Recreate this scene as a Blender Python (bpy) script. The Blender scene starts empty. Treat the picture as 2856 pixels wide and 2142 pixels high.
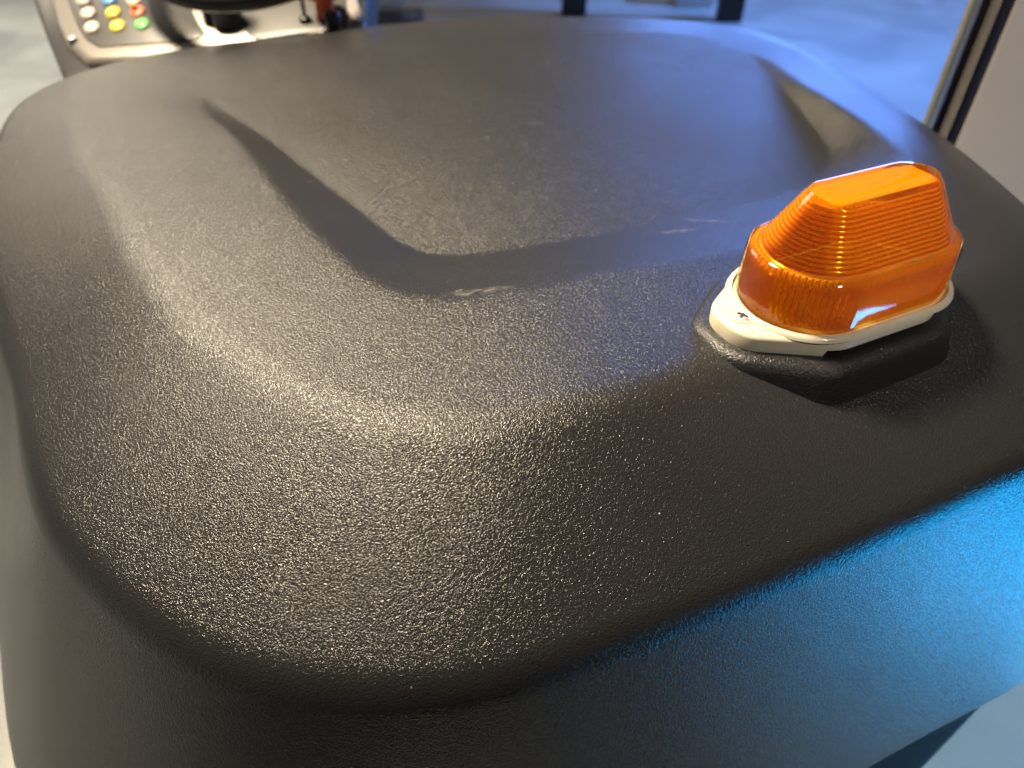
import bpy, bmesh, math, random
from mathutils import Vector, Matrix
random.seed(7)
PI = math.pi
S = bpy.context.scene
COL = S.collection
Z0 = 0.80                      # height of the cover's top plane above the floor
# ------------------------------------------------------------------ camera
cd = bpy.data.cameras.new('camera'); cam = bpy.data.objects.new('camera', cd); COL.objects.link(cam)
cam.location = (0, 0, Z0 + 0.25)
cam.rotation_euler = (math.radians(49), 0, 0)
cd.sensor_width = 34.6; cd.lens = 24.0; cd.clip_start = 0.02; cd.clip_end = 60
cd.dof.use_dof = True; cd.dof.focus_distance = 0.36; cd.dof.aperture_fstop = 6.0
S.camera = cam
# ------------------------------------------------------------------ world + lamps
w = bpy.data.worlds.new('World'); S.world = w; w.use_nodes = True
bg = w.node_tree.nodes['Background']; bg.inputs[1].default_value = 1.0
_tc = w.node_tree.nodes.new('ShaderNodeTexCoord'); _sp = w.node_tree.nodes.new('ShaderNodeSeparateXYZ'); _cr = w.node_tree.nodes.new('ShaderNodeValToRGB')
_mr = w.node_tree.nodes.new('ShaderNodeMapRange'); _mr.inputs['From Min'].default_value = -1; _mr.inputs['From Max'].default_value = 1
w.node_tree.links.new(_tc.outputs['Generated'], _sp.inputs[0]); w.node_tree.links.new(_sp.outputs['Y'], _mr.inputs['Value']); w.node_tree.links.new(_mr.outputs[0], _cr.inputs[0])
_e = _cr.color_ramp.elements; _e[0].position = .30; _e[0].color = (.075, .070, .068, 1); _e[1].position = .95; _e[1].color = (.19, .175, .165, 1)
w.node_tree.links.new(_cr.outputs[0], bg.inputs[0])
S.view_settings.view_transform = 'Standard'; S.view_settings.look = 'None'
S.view_settings.exposure = 0; S.view_settings.gamma = 1; S.view_settings.use_curve_mapping = False

def area(name, loc, target, size, power, col, size_y=None, spread=180):
    l = bpy.data.lights.new(name, 'AREA'); l.energy = power; l.color = col
    l.shape = 'RECTANGLE' if size_y else 'DISK'; l.size = size
    if size_y: l.size_y = size_y
    l.spread = math.radians(spread)
    o = bpy.data.objects.new(name, l); COL.objects.link(o); o.location = loc
    o.rotation_euler = (Vector(target) - Vector(loc)).to_track_quat('-Z', 'Y').to_euler()
    return o
def spot(name, loc, target, power, col, deg, blend=.5, r=.1):
    l = bpy.data.lights.new(name, 'SPOT'); l.energy = power; l.color = col
    l.spot_size = math.radians(deg); l.spot_blend = blend; l.shadow_soft_size = r
    o = bpy.data.objects.new(name, l); COL.objects.link(o); o.location = loc
    o.rotation_euler = (Vector(target) - Vector(loc)).to_track_quat('-Z', 'Y').to_euler()
    return o
spot('warm_ceiling_lamp', (-0.85, 1.05, 2.7), (-0.12, 0.72, Z0), 800, (1.0, 0.83, 0.58), 34, .25, .22)
area('warm_far_lamp', (-2.0, 2.7, 2.1), (-0.2, 0.7, Z0), 1.3, 7.5, (1.0, 0.86, 0.66), None, 90)
spot('lens_fill', (1.1, -1.0, 2.6), (0.215, 0.375, Z0 + .06), 120, (1.0, 0.90, 0.78), 7, .7, .08)  # added unseen fill, narrow cone to brighten the amber lens
spot('board_fill', (0.1, -0.3, 2.9), (1.0, 0.95, 0.95), 60, (1.0, 0.86, 0.72), 30, .6, .2)  # extra fill without a visible source, warms the beige board
area('blue_wall_lamp', (2.35, 5.5, 1.15), (0.3, 0.8, Z0), 3.0, 16, (0.11, 0.30, 1.0), 1.0, 70)
area('blue_low_lamp', (1.25, 0.12, 0.10), (0.38, 0.30, 0.60), 0.5, 12, (0.0, 0.42, 1.0), 0.35)
spot('blue_floor_lamp', (2.2, 4.2, 3.2), (1.9, 3.6, 0), 440, (0.12, 0.33, 1.0), 85, .6)
spot('warm_floor_lamp', (-2.5, 2.8, 3.4), (-2.7, 3.3, 0), 480, (1.0, 0.95, 0.82), 60, .7)
spot('warm_near_floor_lamp', (-1.9, 0.7, 2.6), (-1.3, 0.65, 0), 170, (1.0, 0.90, 0.68), 48, .6)
spot('pale_floor_fill', (0.95, -0.2, 2.3), (0.86, 0.42, 0), 90, (0.60, 0.85, 1.0), 27, .5, .1)  # unseen spot put in to lighten the floor at lower right

# ------------------------------------------------------------------ materials
def mat(name, col, rough=.5, metal=0, coat=0, spec=.5):
    m = bpy.data.materials.new(name); m.use_nodes = True
    b = m.node_tree.nodes['Principled BSDF']
    b.inputs['Base Color'].default_value = (*col, 1); b.inputs['Roughness'].default_value = rough
    b.inputs['Metallic'].default_value = metal; b.inputs['Coat Weight'].default_value = coat
    b.inputs['Specular IOR Level'].default_value = spec
    return m
def N(m, t, **kw):
    n = m.node_tree.nodes.new(t)
    for k, v in kw.items(): setattr(n, k, v)
    return n
def L(m, a, b): m.node_tree.links.new(a, b)
def bump(m, scale, dist, detail=2, strength=1, kind='noise'):
    b = m.node_tree.nodes['Principled BSDF']
    tc = N(m, 'ShaderNodeTexCoord')
    n = N(m, 'ShaderNodeTexNoise'); n.inputs['Scale'].default_value = scale; n.inputs['Detail'].default_value = detail
    L(m, tc.outputs['Object'], n.inputs['Vector'])
    bp = N(m, 'ShaderNodeBump'); bp.inputs['Distance'].default_value = dist; bp.inputs['Strength'].default_value = strength
    L(m, n.outputs['Fac'], bp.inputs['Height']); L(m, bp.outputs[0], b.inputs['Normal'])
    return n, bp
def mottle(m, scale, c0, c1, detail=4, lo=.35, hi=.65):
    b = m.node_tree.nodes['Principled BSDF']
    tc = N(m, 'ShaderNodeTexCoord'); n = N(m, 'ShaderNodeTexNoise'); n.inputs['Scale'].default_value = scale; n.inputs['Detail'].default_value = detail
    L(m, tc.outputs['Object'], n.inputs['Vector'])
    r = N(m, 'ShaderNodeValToRGB'); r.color_ramp.elements[0].position = lo; r.color_ramp.elements[1].position = hi
    r.color_ramp.elements[0].color = (*c0, 1); r.color_ramp.elements[1].color = (*c1, 1)
    L(m, n.outputs['Fac'], r.inputs[0]); L(m, r.outputs[0], b.inputs['Base Color'])
    return n, r

# grained black plastic of the cover
def grained(name, base=(0.016, 0.016, 0.017), rough=.25, dist=.00032, scuffs=()):
    m = mat(name, base, rough)
    b = m.node_tree.nodes['Principled BSDF']
    tc = N(m, 'ShaderNodeTexCoord')
    wn = N(m, 'ShaderNodeTexNoise'); wn.inputs['Scale'].default_value = 500; wn.inputs['Detail'].default_value = 1
    L(m, tc.outputs['Object'], wn.inputs['Vector'])
    mx = N(m, 'ShaderNodeMix', data_type='VECTOR'); mx.inputs['Factor'].default_value = .0012
    L(m, tc.outputs['Object'], mx.inputs['A']); L(m, wn.outputs['Color'], mx.inputs['B'])
    v = N(m, 'ShaderNodeTexVoronoi', feature='SMOOTH_F1'); v.inputs['Scale'].default_value = 1450; v.inputs['Smoothness'].default_value = .5
    L(m, mx.outputs['Result'], v.inputs['Vector'])
    n2 = N(m, 'ShaderNodeTexNoise'); n2.inputs['Scale'].default_value = 640; n2.inputs['Detail'].default_value = 3
    L(m, tc.outputs['Object'], n2.inputs['Vector'])
    inv = N(m, 'ShaderNodeMath', operation='MULTIPLY_ADD'); inv.inputs[1].default_value = -.9; L(m, v.outputs['Distance'], inv.inputs[0])
    L(m, n2.outputs['Fac'], inv.inputs[2])
    bp = N(m, 'ShaderNodeBump'); bp.inputs['Distance'].default_value = dist; bp.inputs['Strength'].default_value = 1
    L(m, inv.outputs[0], bp.inputs['Height']); L(m, bp.outputs[0], b.inputs['Normal'])
    # faint smudges in gloss
    n3 = N(m, 'ShaderNodeTexNoise'); n3.inputs['Scale'].default_value = 9; n3.inputs['Detail'].default_value = 4
    L(m, tc.outputs['Object'], n3.inputs['Vector'])
    mr = N(m, 'ShaderNodeMapRange'); mr.inputs['To Min'].default_value = rough - .07; mr.inputs['To Max'].default_value = rough + .10
    L(m, n3.outputs['Fac'], mr.inputs['Value']); L(m, mr.outputs[0], b.inputs['Roughness'])
    # dust specks
    dv = N(m, 'ShaderNodeTexVoronoi'); dv.inputs['Scale'].default_value = 95; L(m, tc.outputs['Object'], dv.inputs['Vector'])
    d1 = N(m, 'ShaderNodeMath', operation='LESS_THAN'); d1.inputs[1].default_value = .045; L(m, dv.outputs['Distance'], d1.inputs[0])
    sc = N(m, 'ShaderNodeSeparateColor'); L(m, dv.outputs['Color'], sc.inputs[0])
    d2 = N(m, 'ShaderNodeMath', operation='GREATER_THAN'); d2.inputs[1].default_value = .84; L(m, sc.outputs[0], d2.inputs[0])
    acc = N(m, 'ShaderNodeMath', operation='MULTIPLY'); L(m, d1.outputs[0], acc.inputs[0]); L(m, d2.outputs[0], acc.inputs[1])
    out = acc.outputs[0]
    for (cx, cy, ln, wd, an, st) in scuffs:
        mp = N(m, 'ShaderNodeMapping', vector_type='TEXTURE'); mp.inputs['Location'].default_value = (cx, cy, 0); mp.inputs['Rotation'].default_value = (0, 0, an); mp.inputs['Scale'].default_value = (ln, wd, 1)
        L(m, tc.outputs['Object'], mp.inputs['Vector'])
        sx = N(m, 'ShaderNodeSeparateXYZ'); L(m, mp.outputs[0], sx.inputs[0])
        cb = N(m, 'ShaderNodeCombineXYZ'); L(m, sx.outputs[0], cb.inputs[0]); L(m, sx.outputs[1], cb.inputs[1])
        ln_ = N(m, 'ShaderNodeVectorMath', operation='LENGTH'); L(m, cb.outputs[0], ln_.inputs[0])
        fm = N(m, 'ShaderNodeMapRange'); fm.inputs['From Min'].default_value = 1; fm.inputs['From Max'].default_value = .3; fm.inputs['To Max'].default_value = st; L(m, ln_.outputs['Value'], fm.inputs['Value'])
        nn = N(m, 'ShaderNodeTexNoise'); nn.inputs['Scale'].default_value = 3.5; nn.inputs['Detail'].default_value = 5; L(m, mp.outputs[0], nn.inputs['Vector'])
        nr = N(m, 'ShaderNodeMapRange'); nr.inputs['From Min'].default_value = .45; nr.inputs['From Max'].default_value = .65; L(m, nn.outputs[0], nr.inputs['Value'])
        mu = N(m, 'ShaderNodeMath', operation='MULTIPLY'); L(m, fm.outputs[0], mu.inputs[0]); L(m, nr.outputs[0], mu.inputs[1])
        ad = N(m, 'ShaderNodeMath', operation='ADD', use_clamp=True); L(m, out, ad.inputs[0]); L(m, mu.outputs[0], ad.inputs[1]); out = ad.outputs[0]
    cm = N(m, 'ShaderNodeMix', data_type='RGBA'); cm.inputs['A'].default_value = (*base, 1); cm.inputs['B'].default_value = (.42, .39, .36, 1)
    L(m, out, cm.inputs['Factor']); L(m, cm.outputs['Result'], b.inputs['Base Color'])
    return m
M = {}
M['cover'] = grained('black_grained_plastic', scuffs=[(-.020, -.120, .026, .006, .25, .5), (-.034, -.117, .004, .0015, .6, 1.0), (-.062, .0, .003, .012, .1, .35), (.125, -.02, .018, .004, .05, .3), (.15, .0, .022, .0025, -.45, .3), (.02, .19, .006, .004, 0, .25)])
M['mount'] = grained('black_soft_rubber', (0.012, 0.012, 0.013), .30, .0003)
M['body'] = mat('dark_grey_plastic', (0.05, 0.055, 0.06), .35); bump(M['body'], 300, .0001)
M['cream'] = mat('cream_plastic', (0.58, 0.535, 0.41), .28, coat=.25); bump(M['cream'], 180, .00002)
M['steel'] = mat('screw_steel', (0.62, 0.62, 0.60), .42, .7)
M['silver'] = mat('silver_paint', (0.27, 0.25, 0.235), .40, .2); bump(M['silver'], 200, .00004)
M['panel'] = mat('grey_panel_film', (0.042, 0.041, 0.042), .42); bump(M['panel'], 500, .00003)
M['black'] = mat('black_plastic', (0.015, 0.015, 0.018), .4); bump(M['black'], 400, .0001)
M['under'] = mat('matt_black_underbody', (0.008, 0.009, 0.012), .75, spec=.2); bump(M['under'], 300, .0001)
M['darkpost'] = mat('dark_bronze_metal', (0.045, 0.035, 0.030), .4, .3); bump(M['darkpost'], 60, .0003)
M['white'] = mat('white_plastic', (0.78, 0.77, 0.74), .4); bump(M['white'], 100, .0001)
M['yellowstrip'] = mat('yellow_strip', (0.62, 0.50, 0.16), .5); bump(M['yellowstrip'], 100, .0001)
for k, c in dict(b_white=(.70, .62, .54), b_yellow=(.85, .62, .02), b_red=(.80, .16, .07), b_green=(.12, .50, .10), b_blue=(.10, .35, .75), b_orange=(.95, .42, .04)).items():
    M[k] = mat(k[2:] + '_button_rubber', c, .45); bump(M[k], 200, .0001)
M['navy'] = mat('navy_strip', (0.012, 0.02, 0.055), .5); bump(M['navy'], 200, .0001)
M['tube'] = mat('brushed_grey_tube', (0.42, 0.41, 0.36), .34, .6); bump(M['tube'], 120, .0001)
M['seal'] = mat('grey_ribbed_seal', (0.24, 0.22, 0.20), .7)
M['wall'] = mat('beige_board', (0.50, 0.45, 0.41), .6); mottle(M['wall'], 3, (.47, .43, .39), (.53, .48, .44)); 
M['floor'] = mat('pale_stone_floor', (.6, .6, .56), .5)
n, r = mottle(M['floor'], 2.2, (.47, .48, .46), (.76, .75, .69), 6, .35, .68); n.inputs['Distortion'].default_value = .8

def plain(k, tint, gloss, trans_f, ribs=None): pass
# amber lens: outer clear amber skin and an inner ribbed amber shell
def amber_outer():
    m = bpy.data.materials.new('amber_clear_skin'); m.use_nodes = True; nt = m.node_tree; nt.nodes.clear()
    out = N(m, 'ShaderNodeOutputMaterial')
    tr = N(m, 'ShaderNodeBsdfTransparent'); tr.inputs[0].default_value = (1.0, .92, .46, 1)
    tl = N(m, 'ShaderNodeBsdfTranslucent'); tl.inputs[0].default_value = (1.0, .55, .03, 1)
    gl = N(m, 'ShaderNodeBsdfGlossy'); gl.inputs[0].default_value = (1, 1, 1, 1); gl.inputs['Roughness'].default_value = .05
    fr = N(m, 'ShaderNodeFresnel'); fr.inputs[0].default_value = 1.5
    m1 = N(m, 'ShaderNodeMixShader'); m1.inputs[0].default_value = .04; L(m, tr.outputs[0], m1.inputs[1]); L(m, tl.outputs[0], m1.inputs[2])
    m2 = N(m, 'ShaderNodeMixShader'); L(m, fr.outputs[0], m2.inputs[0]); L(m, m1.outputs[0], m2.inputs[1]); L(m, gl.outputs[0], m2.inputs[2])
    tc = N(m, 'ShaderNodeTexCoord'); nz = N(m, 'ShaderNodeTexNoise'); nz.inputs['Scale'].default_value = 60
    bp = N(m, 'ShaderNodeBump'); bp.inputs['Distance'].default_value = .00006
    L(m, tc.outputs['Object'], nz.inputs['Vector']); L(m, nz.outputs[0], bp.inputs['Height']); L(m, bp.outputs[0], gl.inputs['Normal'])
    L(m, m2.outputs[0], out.inputs[0]); return m
def amber_inner():
    m = bpy.data.materials.new('amber_ribbed_shell'); m.use_nodes = True; nt = m.node_tree; nt.nodes.clear()
    out = N(m, 'ShaderNodeOutputMaterial')
    tr = N(m, 'ShaderNodeBsdfTransparent'); tr.inputs[0].default_value = (1.0, .76, .16, 1)
    tl = N(m, 'ShaderNodeBsdfTranslucent'); tl.inputs[0].default_value = (1.0, .62, .03, 1)
    df = N(m, 'ShaderNodeBsdfDiffuse'); df.inputs[0].default_value = (1.0, .50, .014, 1)
    gl = N(m, 'ShaderNodeBsdfGlossy'); gl.inputs[0].default_value = (1.0, .55, .06, 1); gl.inputs['Roughness'].default_value = .12
    a = N(m, 'ShaderNodeMixShader'); a.inputs[0].default_value = .5; L(m, df.outputs[0], a.inputs[1]); L(m, tl.outputs[0], a.inputs[2])
    b = N(m, 'ShaderNodeMixShader'); b.inputs[0].default_value = .16; L(m, a.outputs[0], b.inputs[1]); L(m, tr.outputs[0], b.inputs[2])
    c = N(m, 'ShaderNodeMixShader'); c.inputs[0].default_value = .26; L(m, b.outputs[0], c.inputs[1]); L(m, gl.outputs[0], c.inputs[2])
    L(m, c.outputs[0], out.inputs[0]); return m
M['amber'] = amber_outer(); M['amber_in'] = amber_inner()
M['amber_shade'] = amber_inner(); M['amber_shade'].name = 'amber_groove_shade'  # darker groove colour stands in for the dark lines refraction would give
for nd in M['amber_shade'].node_tree.nodes:
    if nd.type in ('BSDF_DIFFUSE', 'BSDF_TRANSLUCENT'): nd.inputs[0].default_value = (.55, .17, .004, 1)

# ------------------------------------------------------------------ helpers
def link(name, bm, mats, parent=None, smooth=True, auto=None):
    me = bpy.data.meshes.new(name); bm.normal_update(); bm.to_mesh(me); bm.free()
    for m in (mats if isinstance(mats, (list, tuple)) else [mats]): me.materials.append(m)
    if smooth:
        for p in me.polygons: p.use_smooth = True
        if auto is not None:
            me.set_sharp_from_angle(angle=math.radians(auto))
    o = bpy.data.objects.new(name, me); COL.objects.link(o); o.parent = parent
    return o
def empty(name, loc, rz=0, rx=0):
    o = bpy.data.objects.new(name, None); COL.objects.link(o); o.location = loc; o.rotation_euler = (rx, 0, rz); o.empty_display_size = .05
    return o
def tag(o, label=None, cat=None, group=None, kind=None):
    if label: o['label'] = label
    if cat: o['category'] = cat
    if group: o['group'] = group
    if kind: o['kind'] = kind
    return o
def loft(bm, rings, close_u=True, cap_a=False, cap_b=False, mi=0):
    vs = [[bm.verts.new(p) for p in r] for r in rings]
    n = len(rings[0])
    for a, b in zip(vs, vs[1:]):
        for i in range(n if close_u else n - 1):
            j = (i + 1) % n
            f = bm.faces.new((a[i], a[j], b[j], b[i])); f.material_index = mi
    if cap_a: bm.faces.new(vs[0][::-1]).material_index = mi
    if cap_b: bm.faces.new(vs[-1]).material_index = mi
    return vs
def box(bm, c, s, rz=0, bev=0.0):
    t = bmesh.new(); bmesh.ops.create_cube(t, size=1)
    for v in t.verts: v.co = Vector((v.co.x * s[0], v.co.y * s[1], v.co.z * s[2]))
    if bev: bmesh.ops.bevel(t, geom=t.edges[:], offset=bev, segments=2, affect='EDGES')
    R = Matrix.Rotation(rz, 3, 'Z'); off = Vector(c); mp = {}
    for v in t.verts: mp[v] = bm.verts.new(R @ v.co + off)
    for f in t.faces: bm.faces.new([mp[v] for v in f.verts])
    t.free()
def tube(bm, pts, r, n=16, cap=True):
    rings = []
    pts = [Vector(p) for p in pts]
    for i, p in enumerate(pts):
        t = (pts[min(i + 1, len(pts) - 1)] - pts[max(i - 1, 0)]).normalized()
        u = t.cross(Vector((0, 0, 1))) if abs(t.z) < .95 else t.cross(Vector((0, 1, 0)))
        u.normalize(); v = t.cross(u)
        rr = r[i] if isinstance(r, (list, tuple)) else r
        rings.append([p + rr * (math.cos(a) * u + math.sin(a) * v) for a in [2 * PI * k / n for k in range(n)]])
    loft(bm, rings, True, cap, cap)
def lathe(bm, prof, n=32, c=(0, 0, 0), mi=0, capb=True):
    rings = [[(c[0] + r * math.cos(2 * PI * k / n), c[1] + r * math.sin(2 * PI * k / n), c[2] + z) for k in range(n)] for r, z in prof]
    loft(bm, rings, True, False, capb, mi)
def round_poly(pts, rad, seg=6):
    out = []; n = len(pts)
    for i in range(n):
        p = Vector(pts[i]); a = Vector(pts[i - 1]) - p; b = Vector(pts[(i + 1) % n]) - p
        r = rad[i] if isinstance(rad, (list, tuple)) else rad
        ang = a.angle(b); d = min(r / math.tan(ang / 2), a.length * .49, b.length * .49)
        p0 = p + a.normalized() * d; p2 = p + b.normalized() * d
        rr = d * math.tan(ang / 2)
        bis = (a.normalized() + b.normalized()).normalized(); cc = p + bis * (rr / math.sin(ang / 2))
        a0 = math.atan2(p0.y - cc.y, p0.x - cc.x); a1 = math.atan2(p2.y - cc.y, p2.x - cc.x)
        da = (a1 - a0 + PI) % (2 * PI) - PI
        for k in range(seg + 1):
            t = a0 + da * k / seg; out.append((cc.x + rr * math.cos(t), cc.y + rr * math.sin(t)))
    return out

# ------------------------------------------------------------------ setting: floor
bm = bmesh.new()
vs = [bm.verts.new(p) for p in ((-14, -8, 0), (14, -8, 0), (14, 22, 0), (-14, 22, 0))]; bm.faces.new(vs)
tag(link('floor', bm, M['floor'], None, False), kind='structure')

# ------------------------------------------------------------------ the machine
machine = empty('cleaning_machine', (0, 0.5, 0))
tag(machine, 'black cleaning machine with a dished grained plastic cover, keypad panel and steering wheel behind', 'cleaning machine')
MI = Vector((0, 0.5, 0))
def W(p): return (p[0] - MI.x, p[1] - MI.y, p[2] + Z0)      # plan coords, z from top plane -> machine local

CX, CY = -0.02, 0.56
def ring(ctrl, n=360, sm=5):
    P = sorted([(math.atan2(y - CY, x - CX), math.hypot(x - CX, y - CY), z) for x, y, z in ctrl])
    T = [p[0] for p in P]; T = [T[-2] - 2 * PI, T[-1] - 2 * PI] + T + [T[0] + 2 * PI, T[1] + 2 * PI]
    Q = [P[-2][1:], P[-1][1:]] + [p[1:] for p in P] + [P[0][1:], P[1][1:]]
    res = []
    for k in range(n):
        a = -PI + 2 * PI * k / n
        i = max(j for j in range(len(T) - 1) if T[j] <= a)
        h = T[i + 1] - T[i]; t = (a - T[i]) / h; row = []
        for d in (0, 1):
            y0, y1 = Q[i][d], Q[i + 1][d]
            s = (y1 - y0) / h
            sp = (y0 - Q[i - 1][d]) / (T[i] - T[i - 1]) if i > 0 else s
            sn = (Q[i + 2][d] - y1) / (T[i + 2] - T[i + 1]) if i + 2 < len(T) else s
            m0 = 0 if sp * s <= 0 and d else (sp + s) / 2; m1 = 0 if s * sn <= 0 and d else (s + sn) / 2
            row.append((2*t**3-3*t*t+1)*y0 + (t**3-2*t*t+t)*h*m0 + (-2*t**3+3*t*t)*y1 + (t**3-t*t)*h*m1)
        res.append(row)
    for _ in range(sm):
        res = [[(res[k-1][d] + 2*res[k][d] + res[(k+1) % n][d]) / 4 for d in (0, 1)] for k in range(n)]
    return res
R1 = [(-.317,.752,-.0015),(-.243,.666,-.0035),(-.185,.594,-.008),(-.145,.545,-.013),(-.117,.512,-.017),(-.091,.480,-.018),(-.067,.461,-.018),(-.047,.456,-.018),(-.022,.460,-.018),(.020,.471,-.018),(.075,.490,-.018),(.146,.520,-.018),(.225,.552,-.018),(.262,.578,-.018),
      (.290,.625,-.017),(.293,.708,-.012),(.289,.789,-.006),(.278,.89,-.0015),(.22,.94,-.0015),(.10,.955,-.0015),(-.05,.93,-.0015),(-.20,.865,-.0015),(-.28,.81,-.0015)]
R2 = [(-.322,.748,-.001),(-.261,.648,0),(-.221,.583,0),(-.193,.535,0),(-.169,.496,0),(-.144,.457,0),(-.118,.423,0),(-.095,.394,0),(-.077,.380,0),(-.054,.370,0),(-.026,.370,0),(.002,.378,0),(.032,.389,0),(.064,.402,0),(.124,.422,0),(.165,.436,0),(.25,.47,0),(.305,.51,0),
      (.336,.576,0),(.334,.61,0),(.322,.69,0),(.305,.77,0),(.285,.895,-.0015),(.23,.955,-.0015),(.10,.972,-.0015),(-.05,.947,-.0015),(-.21,.882,-.0015),(-.29,.825,-.0015)]
def plane(x, y): return -.022 + .0205 * max(0, (-.235 * x + .97 * y - .448)) / .478
R1 = [(x, y, plane(x, y)) for x, y, _ in R1]
R2 = [(x, y, plane(x, y) if -.235 * x + .97 * y > .78 else (-.0022 if -.235 * x + .97 * y > .66 else (-.0008 if -.235 * x + .97 * y > .61 else 0))) for x, y, _ in R2]
R3 = [(-.465,.80,-.009),(-.417,.675,-.006),(-.361,.58,-.003),(-.312,.512,0),(-.237,.399,.002),(-.186,.338,.002),(-.14,.300,.002),(-.098,.272,.002),(-.06,.258,.002),(-.025,.255,.002),(.0,.258,.002),(.035,.271,.002),(.074,.288,.000),(.119,.31,-.002),(.20,.345,-.003),(.29,.385,.0),(.345,.43,-.003),
      (.370,.50,-.003),(.375,.60,-.003),(.362,.75,-.004),(.325,.95,-.006),(.26,1.01,-.007),(.10,1.02,-.007),(-.07,1.0,-.005),(-.28,.925,-.005),(-.40,.87,-.006)]
R4 = [(-.535,.77,-.022),(-.515,.70,-.026),(-.43,.51,-.040),(-.333,.365,-.048),(-.281,.281,-.05),(-.252,.241,-.05),(-.226,.216,-.05),(-.200,.195,-.05),(-.176,.178,-.05),(-.147,.162,-.05),(-.116,.150,-.05),(-.082,.144,-.05),(-.055,.141,-.05),(-.025,.143,-.05),(0,.147,-.05),(.041,.162,-.05),(.085,.179,-.05),(.135,.20,-.05),(.205,.232,-.05),(.29,.273,-.05),(.365,.305,-.05),(.418,.340,-.045),(.431,.43,-.033),
      (.426,.549,-.022),(.419,.663,-.019),(.407,.749,-.018),(.381,.887,-.018),(.350,1.0,-.017),(.310,1.048,-.016),(.20,1.080,-.014),(0,1.085,-.013),(-.129,1.060,-.012),(-.230,1.018,-.012),(-.329,.975,-.012),(-.47,.892,-.014),(-.515,.845,-.018)]
def offs(ctrl, d, z):
    out = []
    for x, y, _ in ctrl:
        a = math.atan2(y - CY, x - CX); out.append((x + d * math.cos(a), y + d * math.sin(a), z))
    return out
R5 = []
for x, y, _ in R4:
    a = math.atan2(y - CY, x - CX); left = max(0, math.cos(a + math.radians(140))) ** 2
    d = .042 + .070 * left + .018 * max(0, math.cos(a + math.radians(24))) ** 10
    R5.append((x + d * math.cos(a), y + d * math.sin(a), -.30))
rings = [ring(R1, sm=3), ring(R2, sm=6), ring(R3, sm=12), ring(R4, sm=12), ring(R5, sm=24)]
n = 360
ZC = plane(CX, CY)
def profile(k):
    a = -PI + 2 * PI * k / n
    r = [(g[k][0], g[k][1]) for g in rings]
    deep = max(0, min(1, (r[1][1] - r[0][1]) / .014))
    P = [(r[0][0] * .93, ZC + (r[0][1] - ZC) * .93)] + r + [(r[-1][0] - .012, r[-1][1] - .002)]
    trim = [0, .004, .007, .014, .014, .006, 0]
    pts = [P[0]]
    V = [Vector(p) for p in P]
    for i in range(1, len(V) - 1):
        a0 = V[i - 1] - V[i]; b0 = V[i + 1] - V[i]
        t = min(trim[i] + (.010 * max(0, 1 - (r[1][1] - r[0][1]) / .010) if i == 1 else 0), a0.length * .46, b0.length * .46)
        p0 = V[i] + a0.normalized() * t; p2 = V[i] + b0.normalized() * t
        m = [0, 5, 6, 12, 10, 5][i]
        if i >= 3:
            q0 = Vector(pts[-1])
            for q in range(1, 9): pts.append(tuple(q0 + (p0 - q0) * q / 9))
        for q in range(m + 1):
            u = q / m
            pts.append(tuple((1-u)**2 * p0 + 2*u*(1-u) * V[i] + u*u * p2))
    pts.append(P[-1])
    zc = ZC; r0 = r[0][0]; head = [(r0 * q / 14 * .93, zc + (r[0][1] - zc) * (q / 14 * .93)) for q in range(1, 15)]
    pts = head + pts[1:]
    out = [(CX + rr * math.cos(a), CY + rr * math.sin(a), zz) for rr, zz in pts]
    return out
bm = bmesh.new()
profs = [profile(k) for k in range(n)]
m_ = len(profs[0])
# subdivide the long flat runs a little
vr = [[bm.verts.new(W(profs[k][i])) for k in range(n)] for i in range(m_)]
cen = bm.verts.new(W((CX, CY, ZC)))
for k in range(n): bm.faces.new((cen, vr[0][k], vr[0][(k + 1) % n]))
for a, b in zip(vr, vr[1:]):
    for k in range(n):
        j = (k + 1) % n; bm.faces.new((a[k], b[k], b[j], a[j]))
cover = link('cover', bm, M['cover'], machine)
cover['label'] = 'black grained plastic cover with a shallow rounded recess'

# lower body (narrower, below the cover's rim)
def poly_prism(bm, pts, zs, insets=None):
    c = Vector((sum(p[0] for p in pts) / len(pts), sum(p[1] for p in pts) / len(pts)))
    rr = []
    for i, z in enumerate(zs):
        s = insets[i] if insets else 0
        ring_ = []
        for p in pts:
            d = (Vector(p) - c); ring_.append(W(((Vector(p) - d.normalized() * s).x, (Vector(p) - d.normalized() * s).y, z)))
        rr.append(ring_)
    loft(bm, rr, True, True, True)
lb = round_poly([(-.27, .19), (.440, .292), (.41, 1.0), (-.50, .92)], [.10, .035, .08, .08], 8)
bm = bmesh.new(); poly_prism(bm, lb, [-.24, -.70, -.715, -.72], [0, .0, .005, .02]); link('lower_body', bm, M['under'], machine, True, 40)

# ------------------------------------------------------------------ control panel at the far side
F_, TH_ = 1534., math.radians(41)
def unp(x, y, z):                       # where a sight line of the photograph meets the plane z (metres from top plane)
    u, v = x - 1106, y - 829.5
    f = F_ * math.cos(TH_) - v * math.sin(TH_); d = F_ * math.sin(TH_) + v * math.cos(TH_)
    k = (.25 - z) / d
    return (u * k, f * k)
ZP = -.055
KS, Y0 = .42, .93                        # the panel is tilted towards the operator
def unpP(x, y, zo=0):
    u, v = x - 1106, y - 829.5
    f = F_ * math.cos(TH_) - v * math.sin(TH_); d = F_ * math.sin(TH_) + v * math.cos(TH_)
    k = (.25 - ZP - zo + KS * Y0) / (d + KS * f)
    return (u * k, f * k)
def WP(p): return W((p[0], p[1], p[2] + KS * (p[1] - Y0)))
def lean(bm, c):                          # lean a lathed piece with the panel about its foot c
    for v in bm.verts: v.co.z += KS * (v.co.y - c[1])
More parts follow.
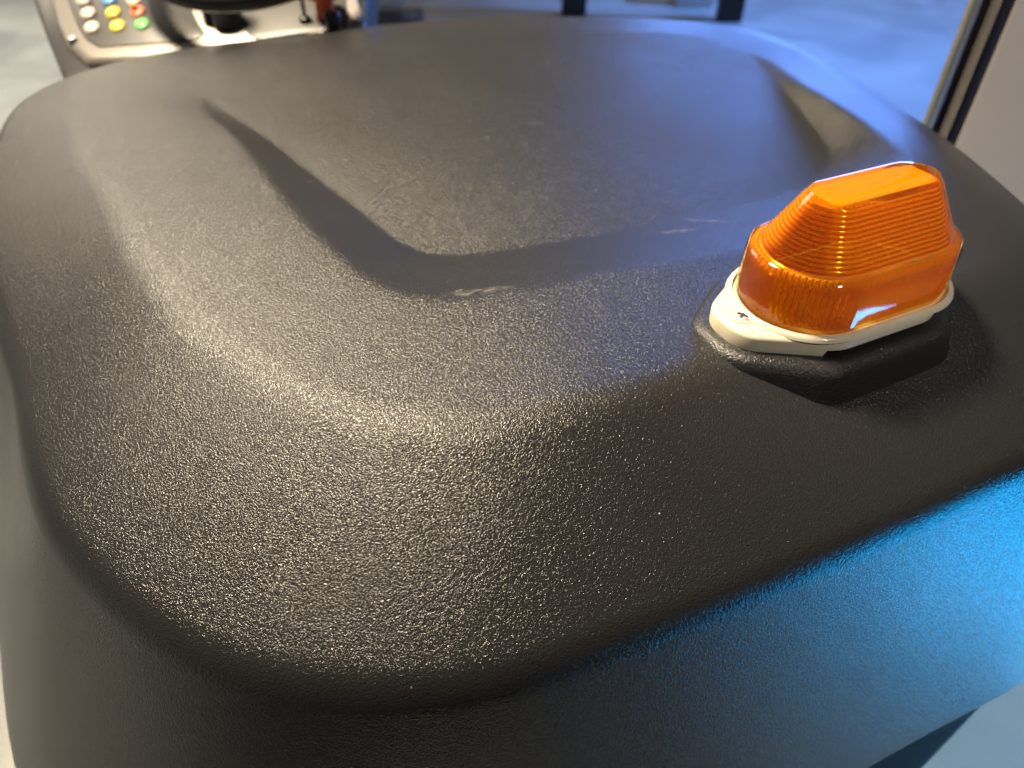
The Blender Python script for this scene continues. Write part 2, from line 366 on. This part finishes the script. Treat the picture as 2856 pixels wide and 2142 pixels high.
def slab(name, pxs, ztop, thick, m, parent, rad=.01, bev=.003, world=False):
    pts = [p if world else unpP(p[0], p[1], ztop - ZP) for p in pxs]
    o = sum((pts[i][0] * pts[(i+1) % len(pts)][1] - pts[(i+1) % len(pts)][0] * pts[i][1]) for i in range(len(pts)))
    if o < 0: pts = pts[::-1]
    pts = round_poly(pts, rad, 5)
    c = Vector((sum(p[0] for p in pts) / len(pts), sum(p[1] for p in pts) / len(pts)))
    def ins(s):
        return [(Vector(p) - (Vector(p) - c).normalized() * s) for p in pts]
    bm = bmesh.new()
    rr = [[WP((q.x, q.y, z)) for q in ins(s)] for s, z in ((0, ztop - thick), (0, ztop - bev), (bev * .3, ztop - bev * .3), (bev, ztop))]
    loft(bm, rr, True, True, True)
    return link(name, bm, m, parent, True, 35)
housing = slab('panel_housing', [(150, 200), (98, 70), (52, -60), (30, -140), (800, -160), (790, 20), (800, 90)], ZP - .012, .10, M['black'], machine, .02)
frame = slab('panel_frame', [(184, 127), (140, 88), (122, 50), (102, -20), (75, -110), (760, -150), (775, 0), (790, 42), (786, 80), (520, 118)], ZP, .011, M['silver'], machine, .012, .008)
key = slab('keypad', [(212, 100), (184, 82), (166, 52), (146, 0), (120, -90), (360, -110), (400, -10), (428, 50), (444, 70), (430, 82), (400, 87), (340, 92)], ZP + .002, .006, M['panel'], frame, .012, .001)
tray = slab('side_tray', [(560, 84), (535, 74), (520, 20), (500, -100), (735, -120), (748, 0), (750, 45), (746, 66), (690, 65)], ZP + .002, .006, M['panel'], frame, .014, .001)
btns = [(232, -3, 'b_white', 'white'), (303, -4, 'b_blue', 'blue'), (372, -4, 'b_white', 'white'), (244, 33, 'b_white', 'white'), (314, 31, 'b_yellow', 'yellow'), (383, 28, 'b_red', 'red'),
        (255, 73, 'b_white', 'white'), (327, 69, 'b_yellow', 'yellow'), (395, 64, 'b_green', 'green')]
for x, y, mk, cn in btns:
    x *= .7745; y *= .7745
    bm = bmesh.new(); cx, cy = unpP(x, y, .005); c = WP((cx, cy, ZP + .0022))
    lathe(bm, [(.0098, 0), (.0098, .002), (.0088, .0032), (.004, .0038)], 24, c); lean(bm, c)
    b = link('button', bm, M[mk], key); b['label'] = 'round ' + cn + ' rubber button'
bm = bmesh.new(); cx, cy = unpP(372 * .7745, 16 * .7745, .01); lathe(bm, [(.004, 0), (.004, .006), (.002, .0075)], 16, WP((cx, cy, ZP + .006)))
link('indicator', bm, M['b_orange'], key)['label'] = 'small orange indicator'
for x, y in ((156, 82), (768, 39)):
    bm = bmesh.new(); cx, cy = unpP(x, y, .003); lathe(bm, [(.0062, 0), (.0062, .002), (.005, .0035), (.0028, .0035), (.0025, .0015)], 20, WP((cx, cy, ZP + .0004)))
    link('screw', bm, M['steel'], frame)
# steering wheel and its column
wheel_c = unpP(485, 3, .07); wc = Vector(WP((wheel_c[0], wheel_c[1] + .14, ZP + .07)))
sw = empty('steering_wheel', wc, 0, math.atan(KS)); sw.parent = machine
bm = bmesh.new(); R_ = .15
loft_r = []
for i in range(64):
    a = 2 * PI * i / 64; cc = Vector((R_ * math.cos(a), R_ * math.sin(a), 0)); e = Vector((math.cos(a), math.sin(a), 0))
    loft_r.append([cc + .014 * (math.cos(t) * e + math.sin(t) * Vector((0, 0, 1))) for t in [2 * PI * q / 14 for q in range(14)]])
loft(bm, loft_r + [loft_r[0]]); bmesh.ops.remove_doubles(bm, verts=bm.verts[:], dist=1e-6); link('rim', bm, M['black'], sw)
bm = bmesh.new(); lathe(bm, [(.001, -.02), (.03, -.02), (.032, .0), (.026, .012), (.01, .015)], 24); link('hub', bm, M['black'], sw)
for k in range(3):
    a = k * PI / 2  ; bm = bmesh.new(); tube(bm, [(.02 * math.cos(a), .02 * math.sin(a), -.004), (.06 * math.cos(a), .06 * math.sin(a), -.004), (.145 * math.cos(a), .145 * math.sin(a), 0)], [.012, .009, .009], 10); link('spoke', bm, M['black'], sw)
col_c = unpP(492, 42, .006)
bm = bmesh.new(); lathe(bm, [(.020, 0), (.020, .012), (.017, .02), (.017, .045), (.014, .055), (.014, .09)], 28, WP((col_c[0], col_c[1], ZP))); colm = link('steering_column', bm, M['black'], machine, True, 40)
bm = bmesh.new(); c2 = unpP(459, 48)
pr = []
for i in range(9): pr += [(.0085, .005 * i), (.011, .005 * i + .0012), (.011, .005 * i + .0034), (.0085, .005 * i + .0045)]
lathe(bm, pr, 20, WP((c2[0], c2[1], ZP + .001))); link('ribbed_cable_boot', bm, M['black'], machine, True, 50)
kc = unpP(718, 42, .02)
bm = bmesh.new(); lathe(bm, [(.014, 0), (.014, .006), (.009, .01), (.011, .024), (.009, .028), (.003, .029)], 28, WP((kc[0], kc[1], ZP + .001))); link('dial_knob', bm, M['black'], machine, True, 40)
rc = unpP(697, -14, .03)
bm = bmesh.new(); lathe(bm, [(.012, 0), (.012, .02), (.021, .024), (.023, .032), (.019, .04), (.004, .042)], 28, WP((rc[0], rc[1], ZP + .001))); link('stop_button', bm, M['b_red'], machine, True, 50)['label'] = 'red mushroom stop button'
kk = unpP(657, 30, .01)
bm = bmesh.new(); lathe(bm, [(.008, 0), (.008, .004), (.006, .006), (.002, .006)], 20, WP((kk[0], kk[1], ZP + .001))); box(bm, WP((kk[0], kk[1], ZP + .02)), (.003, .013, .028), .5, .001); link('ignition_key', bm, M['black'], machine, True, 40)

# ------------------------------------------------------------------ warning strobe on the cover
LC = Vector((.1995, .366)); LA = math.radians(25)
lamp = empty('warning_light', (LC.x, LC.y, Z0 - .0022), LA)
tag(lamp, 'amber ribbed strobe light on a cream base screwed to the black cover', 'warning light')
def stadium(r, hl, z, nn=24, f=None, ns=10):
    out = []
    pts = []
    for k in range(nn + 1):
        a = -PI / 2 + PI * k / nn; pts.append((hl, 0, a))
    for k in range(1, ns): pts.append((hl - 2 * hl * k / ns, 0, PI / 2))
    for k in range(nn + 1):
        a = PI / 2 + PI * k / nn; pts.append((-hl, 0, a))
    for k in range(1, ns): pts.append((-hl + 2 * hl * k / ns, 0, -PI / 2 + 2 * PI))
    for i, (x, y, a) in enumerate(pts):
        rr = r + (f(i) if f else 0)
        out.append((x + rr * math.cos(a), y + rr * math.sin(a), z))
    return out
HL = .0285
# amber lens: outer skin + inner ribbed shell
bm = bmesh.new()
prof = [(.0400, .016), (.0398, .020), (.0390, .043), (.0385, .0455), (.0370, .0472), (.0350, .0480), (.0335, .0482), (.0326, .0486), (.0320, .0496)]
for k in range(1, 12):
    t = k / 12; prof.append((.0325 + (.0155 - .0325) * t, .0496 + (.0795 - .0496) * t))
prof += [(.0146, .0800), (.0138, .0812), (.0122, .0818), (.0060, .0821), (.0010, .0821)]
loft(bm, [stadium(r, HL, z, 32) for r, z in prof], True, False, True, 0)
# inner drum with vertical flutes
def flute(amp):
    return lambda i: amp * (1 if i % 4 < 2 else -1)
loft(bm, [stadium(r, HL, z, 128, flute(a), 48) for r, z, a in ((.0378, .0165, .0), (.0376, .017, .0010), (.0370, .0405, .0010), (.0366, .0415, .0), (.0368, .0425, .0010), (.0352, .0462, .0010), (.0335, .0464, .0))], True, False, False, 1)
stp = []
NS = 13
for k in range(NS):
    t0 = k / NS; t1 = (k + 1) / NS
    r0 = .0300 + (.0135 - .0300) * t0; r1 = .0300 + (.0135 - .0300) * t1
    z0 = .0480 + (.0780 - .0480) * t0; z1 = .0480 + (.0780 - .0480) * t1
    stp += [(r0 + (r1 - r0) * q + .0012 * math.sin(PI * q) ** .6, z0 + (z1 - z0) * q) for q in (0, .15, .35, .55, .75)]
stp = [(.0330, .0464), (.0315, .0474)] + stp
loft(bm, [stadium(r, HL, z, 32) for r, z in stp], True, False, False, 1)
# underside of the top face: fine cross ribs
nx, ny = 60, 8
hx, hy = HL + .010, .0115
vv = [[bm.verts.new((-hx + 2 * hx * i / nx, -hy * min(1, 1.2 * math.sqrt(max(0, 1 - ((abs(-hx + 2 * hx * i / nx) - HL) / .0125) ** 2 if abs(-hx + 2 * hx * i / nx) > HL else 1))) * (1 - 2 * j / ny), .0788 + .0005 * (i % 2))) for j in range(ny + 1)] for i in range(nx + 1)]
for i in range(nx):
    for j in range(ny):
        bm.faces.new((vv[i][j], vv[i][j+1], vv[i+1][j+1], vv[i+1][j])).material_index = 1
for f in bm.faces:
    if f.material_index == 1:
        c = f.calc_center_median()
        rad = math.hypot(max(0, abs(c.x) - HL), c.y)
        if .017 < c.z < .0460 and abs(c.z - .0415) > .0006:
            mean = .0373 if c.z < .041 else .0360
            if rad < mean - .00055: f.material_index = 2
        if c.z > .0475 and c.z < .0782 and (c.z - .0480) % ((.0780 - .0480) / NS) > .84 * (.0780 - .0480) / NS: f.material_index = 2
lens = link('lens', bm, [M['amber'], M['amber_in'], M['amber_shade']], lamp, True, 28)
lens['label'] = 'amber plastic lens, fluted drum below and stepped taper above'
# reflector board and flash tube inside
bm = bmesh.new(); box(bm, (0, .004, .028), (.050, .0016, .024), 0, .0004); link('reflector', bm, M['white'], lamp)
bm = bmesh.new(); tube(bm, [(-.020, -.004, .030), (0, -.004, .031), (.020, -.004, .030)], .003, 12); link('flash_tube', bm, M['white'], lamp)
# cream base
def lozenge(d, z, rr=.022, tipw=.0155, cw=.040, cy=.0440, tr=.072):
    p = round_poly([(tr + d, -tipw - d * .5), (tr + d, tipw + d * .5), (cw * .8 + d * .4, cy + d), (-cw - d * .4, cy + d), (-.087 - d, tipw + d * .5), (-.087 - d, -tipw - d * .5), (-cw - d * .4, -cy - d), (cw * .8 + d * .4, -cy - d)], [rr, rr, .03, .03, rr, rr, .03, .03], 9)
    return [(x, y, z(x) if callable(z) else z) for x, y in p]
bm = bmesh.new()
def under(x): return .0030 + (.0042 if abs(x) < .046 else 0)
loft(bm, [lozenge(-.004, under), lozenge(0, under), lozenge(.0, .0108), lozenge(-.0006, .0122), lozenge(-.0022, .0132), lozenge(-.004, .0134)], True, True, True)
link('base', bm, M['cream'], lamp, True, 40)
bm = bmesh.new()
loft(bm, [stadium(r, HL + .001, z, 32) for r, z in ((.0446, .0128), (.0440, .0142), (.0432, .0152), (.0420, .0156), (.0410, .0156), (.0408, .0136), (.030, .0138))], True, False, True)
link('collar', bm, M['cream'], lamp, True, 50)
for sx in (-.0745, .061):
    bm = bmesh.new(); c = (sx, -.001, .0126)
    lathe(bm, [(.0068, .0012), (.0058, .0013), (.0052, .0009)], 28, c, capb=False); link('screw_recess', bm, M['cream'], lamp, True, 60)
    bm = bmesh.new(); lathe(bm, [(.0052, .0008), (.0046, .0016), (.0030, .0021), (.0010, .0022)], 28, c)
    link('screw', bm, M['steel'], lamp, True, 40)
    bm = bmesh.new(); box(bm, (c[0], c[1], c[2] + .0022), (.0062, .0014, .0006), .5); box(bm, (c[0], c[1], c[2] + .0023), (.0014, .0062, .0006), .5); link('screw_slot', bm, M['black'], lamp, False)
# black moulded mount
bm = bmesh.new()
loft(bm, [lozenge(d, z, .026, .015, .046) for d, z in ((.016, -.022), (.0125, -.012), (.0105, -.004), (.0085, .0005), (.006, .0026), (.003, .0032), (-.006, .0032))], True, False, True)
link('mount', bm, M['mount'], lamp, True, 60)

# ------------------------------------------------------------------ things behind
def floor_pt(x, y): 
    p = unp(x, y, -.80); return p
# two dark posts
for (x, y, wd, lab) in ((1240, 36, .135, 'dark bronze upright post left of the pale box, straight above the far cover edge'), (1578, 50, .13, 'dark bronze upright post at the right of the pale box, near the blue-lit floor')):
    px, py = floor_pt(x, y); py += .06
    bm = bmesh.new(); box(bm, (0, 0, 1.2), (wd, .10, 2.4), 0, .008)
    o = link('post', bm, M['darkpost'], None, True, 40); o.location = (px, py, 0)
    tag(o, lab, 'post', 'dark posts behind the machine')
# pale box by the second post
px, py = floor_pt(1512, 30)
bm = bmesh.new(); box(bm, (0, 0, .3), (.22, .2, .6), 0, .01); o = link('storage_box', bm, M['white'], None, True, 40); o.location = (px, py + .25, 0)
tag(o, 'pale box standing on the blue-lit floor just left of the right dark post', 'box')
# white bin with yellow strip behind the panel
px, py = unp(835, 42, -.63)
bin_ = empty('white_bin', (px, py + .10, 0)); tag(bin_, 'white bin with a dark base and yellow strip, right behind the control panel', 'bin')
bm = bmesh.new(); box(bm, (0, .03, .33), (.17, .14, .28), 0, .03); link('bin_body', bm, M['white'], bin_, True, 40)
bm = bmesh.new(); box(bm, (.02, -.02, .09), (.26, .26, .17), 0, .01); link('bin_base', bm, M['body'], bin_, True, 40)
bm = bmesh.new(); box(bm, (.05, -.155, .155), (.17, .01, .02), 0, .002); link('strip', bm, M['yellowstrip'], bin_, True, 40)
# right: board partition with edge strips and a tube
def ray_pt(x, y, dist):        # plan position along the sight line at a horizontal distance
    u, v = x - 1106, y - 829.5
    f = F_ * math.cos(TH_) - v * math.sin(TH_); h = math.hypot(u, f)
    return (u / h * dist, f / h * dist)
part = empty('partition', (0, 0, 0)); tag(part, 'beige board partition with navy edge, ribbed grey seal and grey metal tube', 'partition')
D = 1.0
pts = {k: ray_pt(x, 0, D) for k, x in dict(t0=2093, t1=2122, d1=2140, s0=2143, s1=2166, n0=2168, n1=2195).items()}
a0 = Vector(pts['n1']); tang = Vector((a0.y, -a0.x)).normalized()
ang = math.atan2(tang.y, tang.x)
def strip(name, k0, k1, m, dep, back=0.0, bev=.002, parent=part):
    p0, p1 = Vector(pts[k0]), Vector(pts[k1]); c = (p0 + p1) / 2; wd = (p1 - p0).length; nrm = Vector((-tang.y, tang.x)); c = c + nrm * (dep / 2 + back)
    bm = bmesh.new(); box(bm, (c.x, c.y, .75), (wd, dep, 1.5), ang, bev); return link(name, bm, m, parent, True, 40)
p0, p1 = Vector(pts['t0']), Vector(pts['t1']); c = (p0 + p1) / 2
bm = bmesh.new(); tube(bm, [(c.x, c.y, .0), (c.x, c.y, .5), (c.x, c.y, 1.5)], (p1 - p0).length / 2, 24); link('tube', bm, M['tube'], part, True, 50)
strip('dark_channel', 't1', 's0', M['darkpost'], .03, .006)
# ribbed seal: many small ridges in one strip
p0, p1 = Vector(pts['s0']), Vector(pts['s1']); c = (p0 + p1) / 2; wd = (p1 - p0).length
bm = bmesh.new(); nrm = Vector((-tang.y, tang.x)); prev = None
zs = [i * .0016 for i in range(0, 938)]
for i, z in enumerate(zs):
    o = -.0008 if i % 2 else 0
    q0 = p0 - nrm * o; q1 = p1 - nrm * o
    row = [bm.verts.new((q.x, q.y, z)) for q in (p0 + nrm * .02, q0, q1, p1 + nrm * .02)]
    if prev:
        for j in range(3): bm.faces.new((prev[j], prev[j+1], row[j+1], row[j]))
    prev = row
link('ribbed_seal', bm, M['seal'], part, False)
strip('navy_edge', 's1', 'n1', M['navy'], .03, .004)
e = Vector(pts['n1']); far_ = e + tang * .5
c = (e + far_) / 2
bm = bmesh.new(); box(bm, (c.x, c.y, .75), ((far_ - e).length, .03, 1.5), ang, .002); bo = link('board', bm, M['wall'], part, True, 40)

# ------------------------------------------------------------------ render settings
S.render.engine = 'CYCLES'
cy = S.cycles; cy.use_denoising = True; cy.denoiser = 'OPENIMAGEDENOISE'; cy.denoising_input_passes = 'RGB'; cy.max_bounces = 10; cy.transparent_max_bounces = 16; cy.diffuse_bounces = 4; cy.glossy_bounces = 4; cy.sample_clamp_indirect = 6
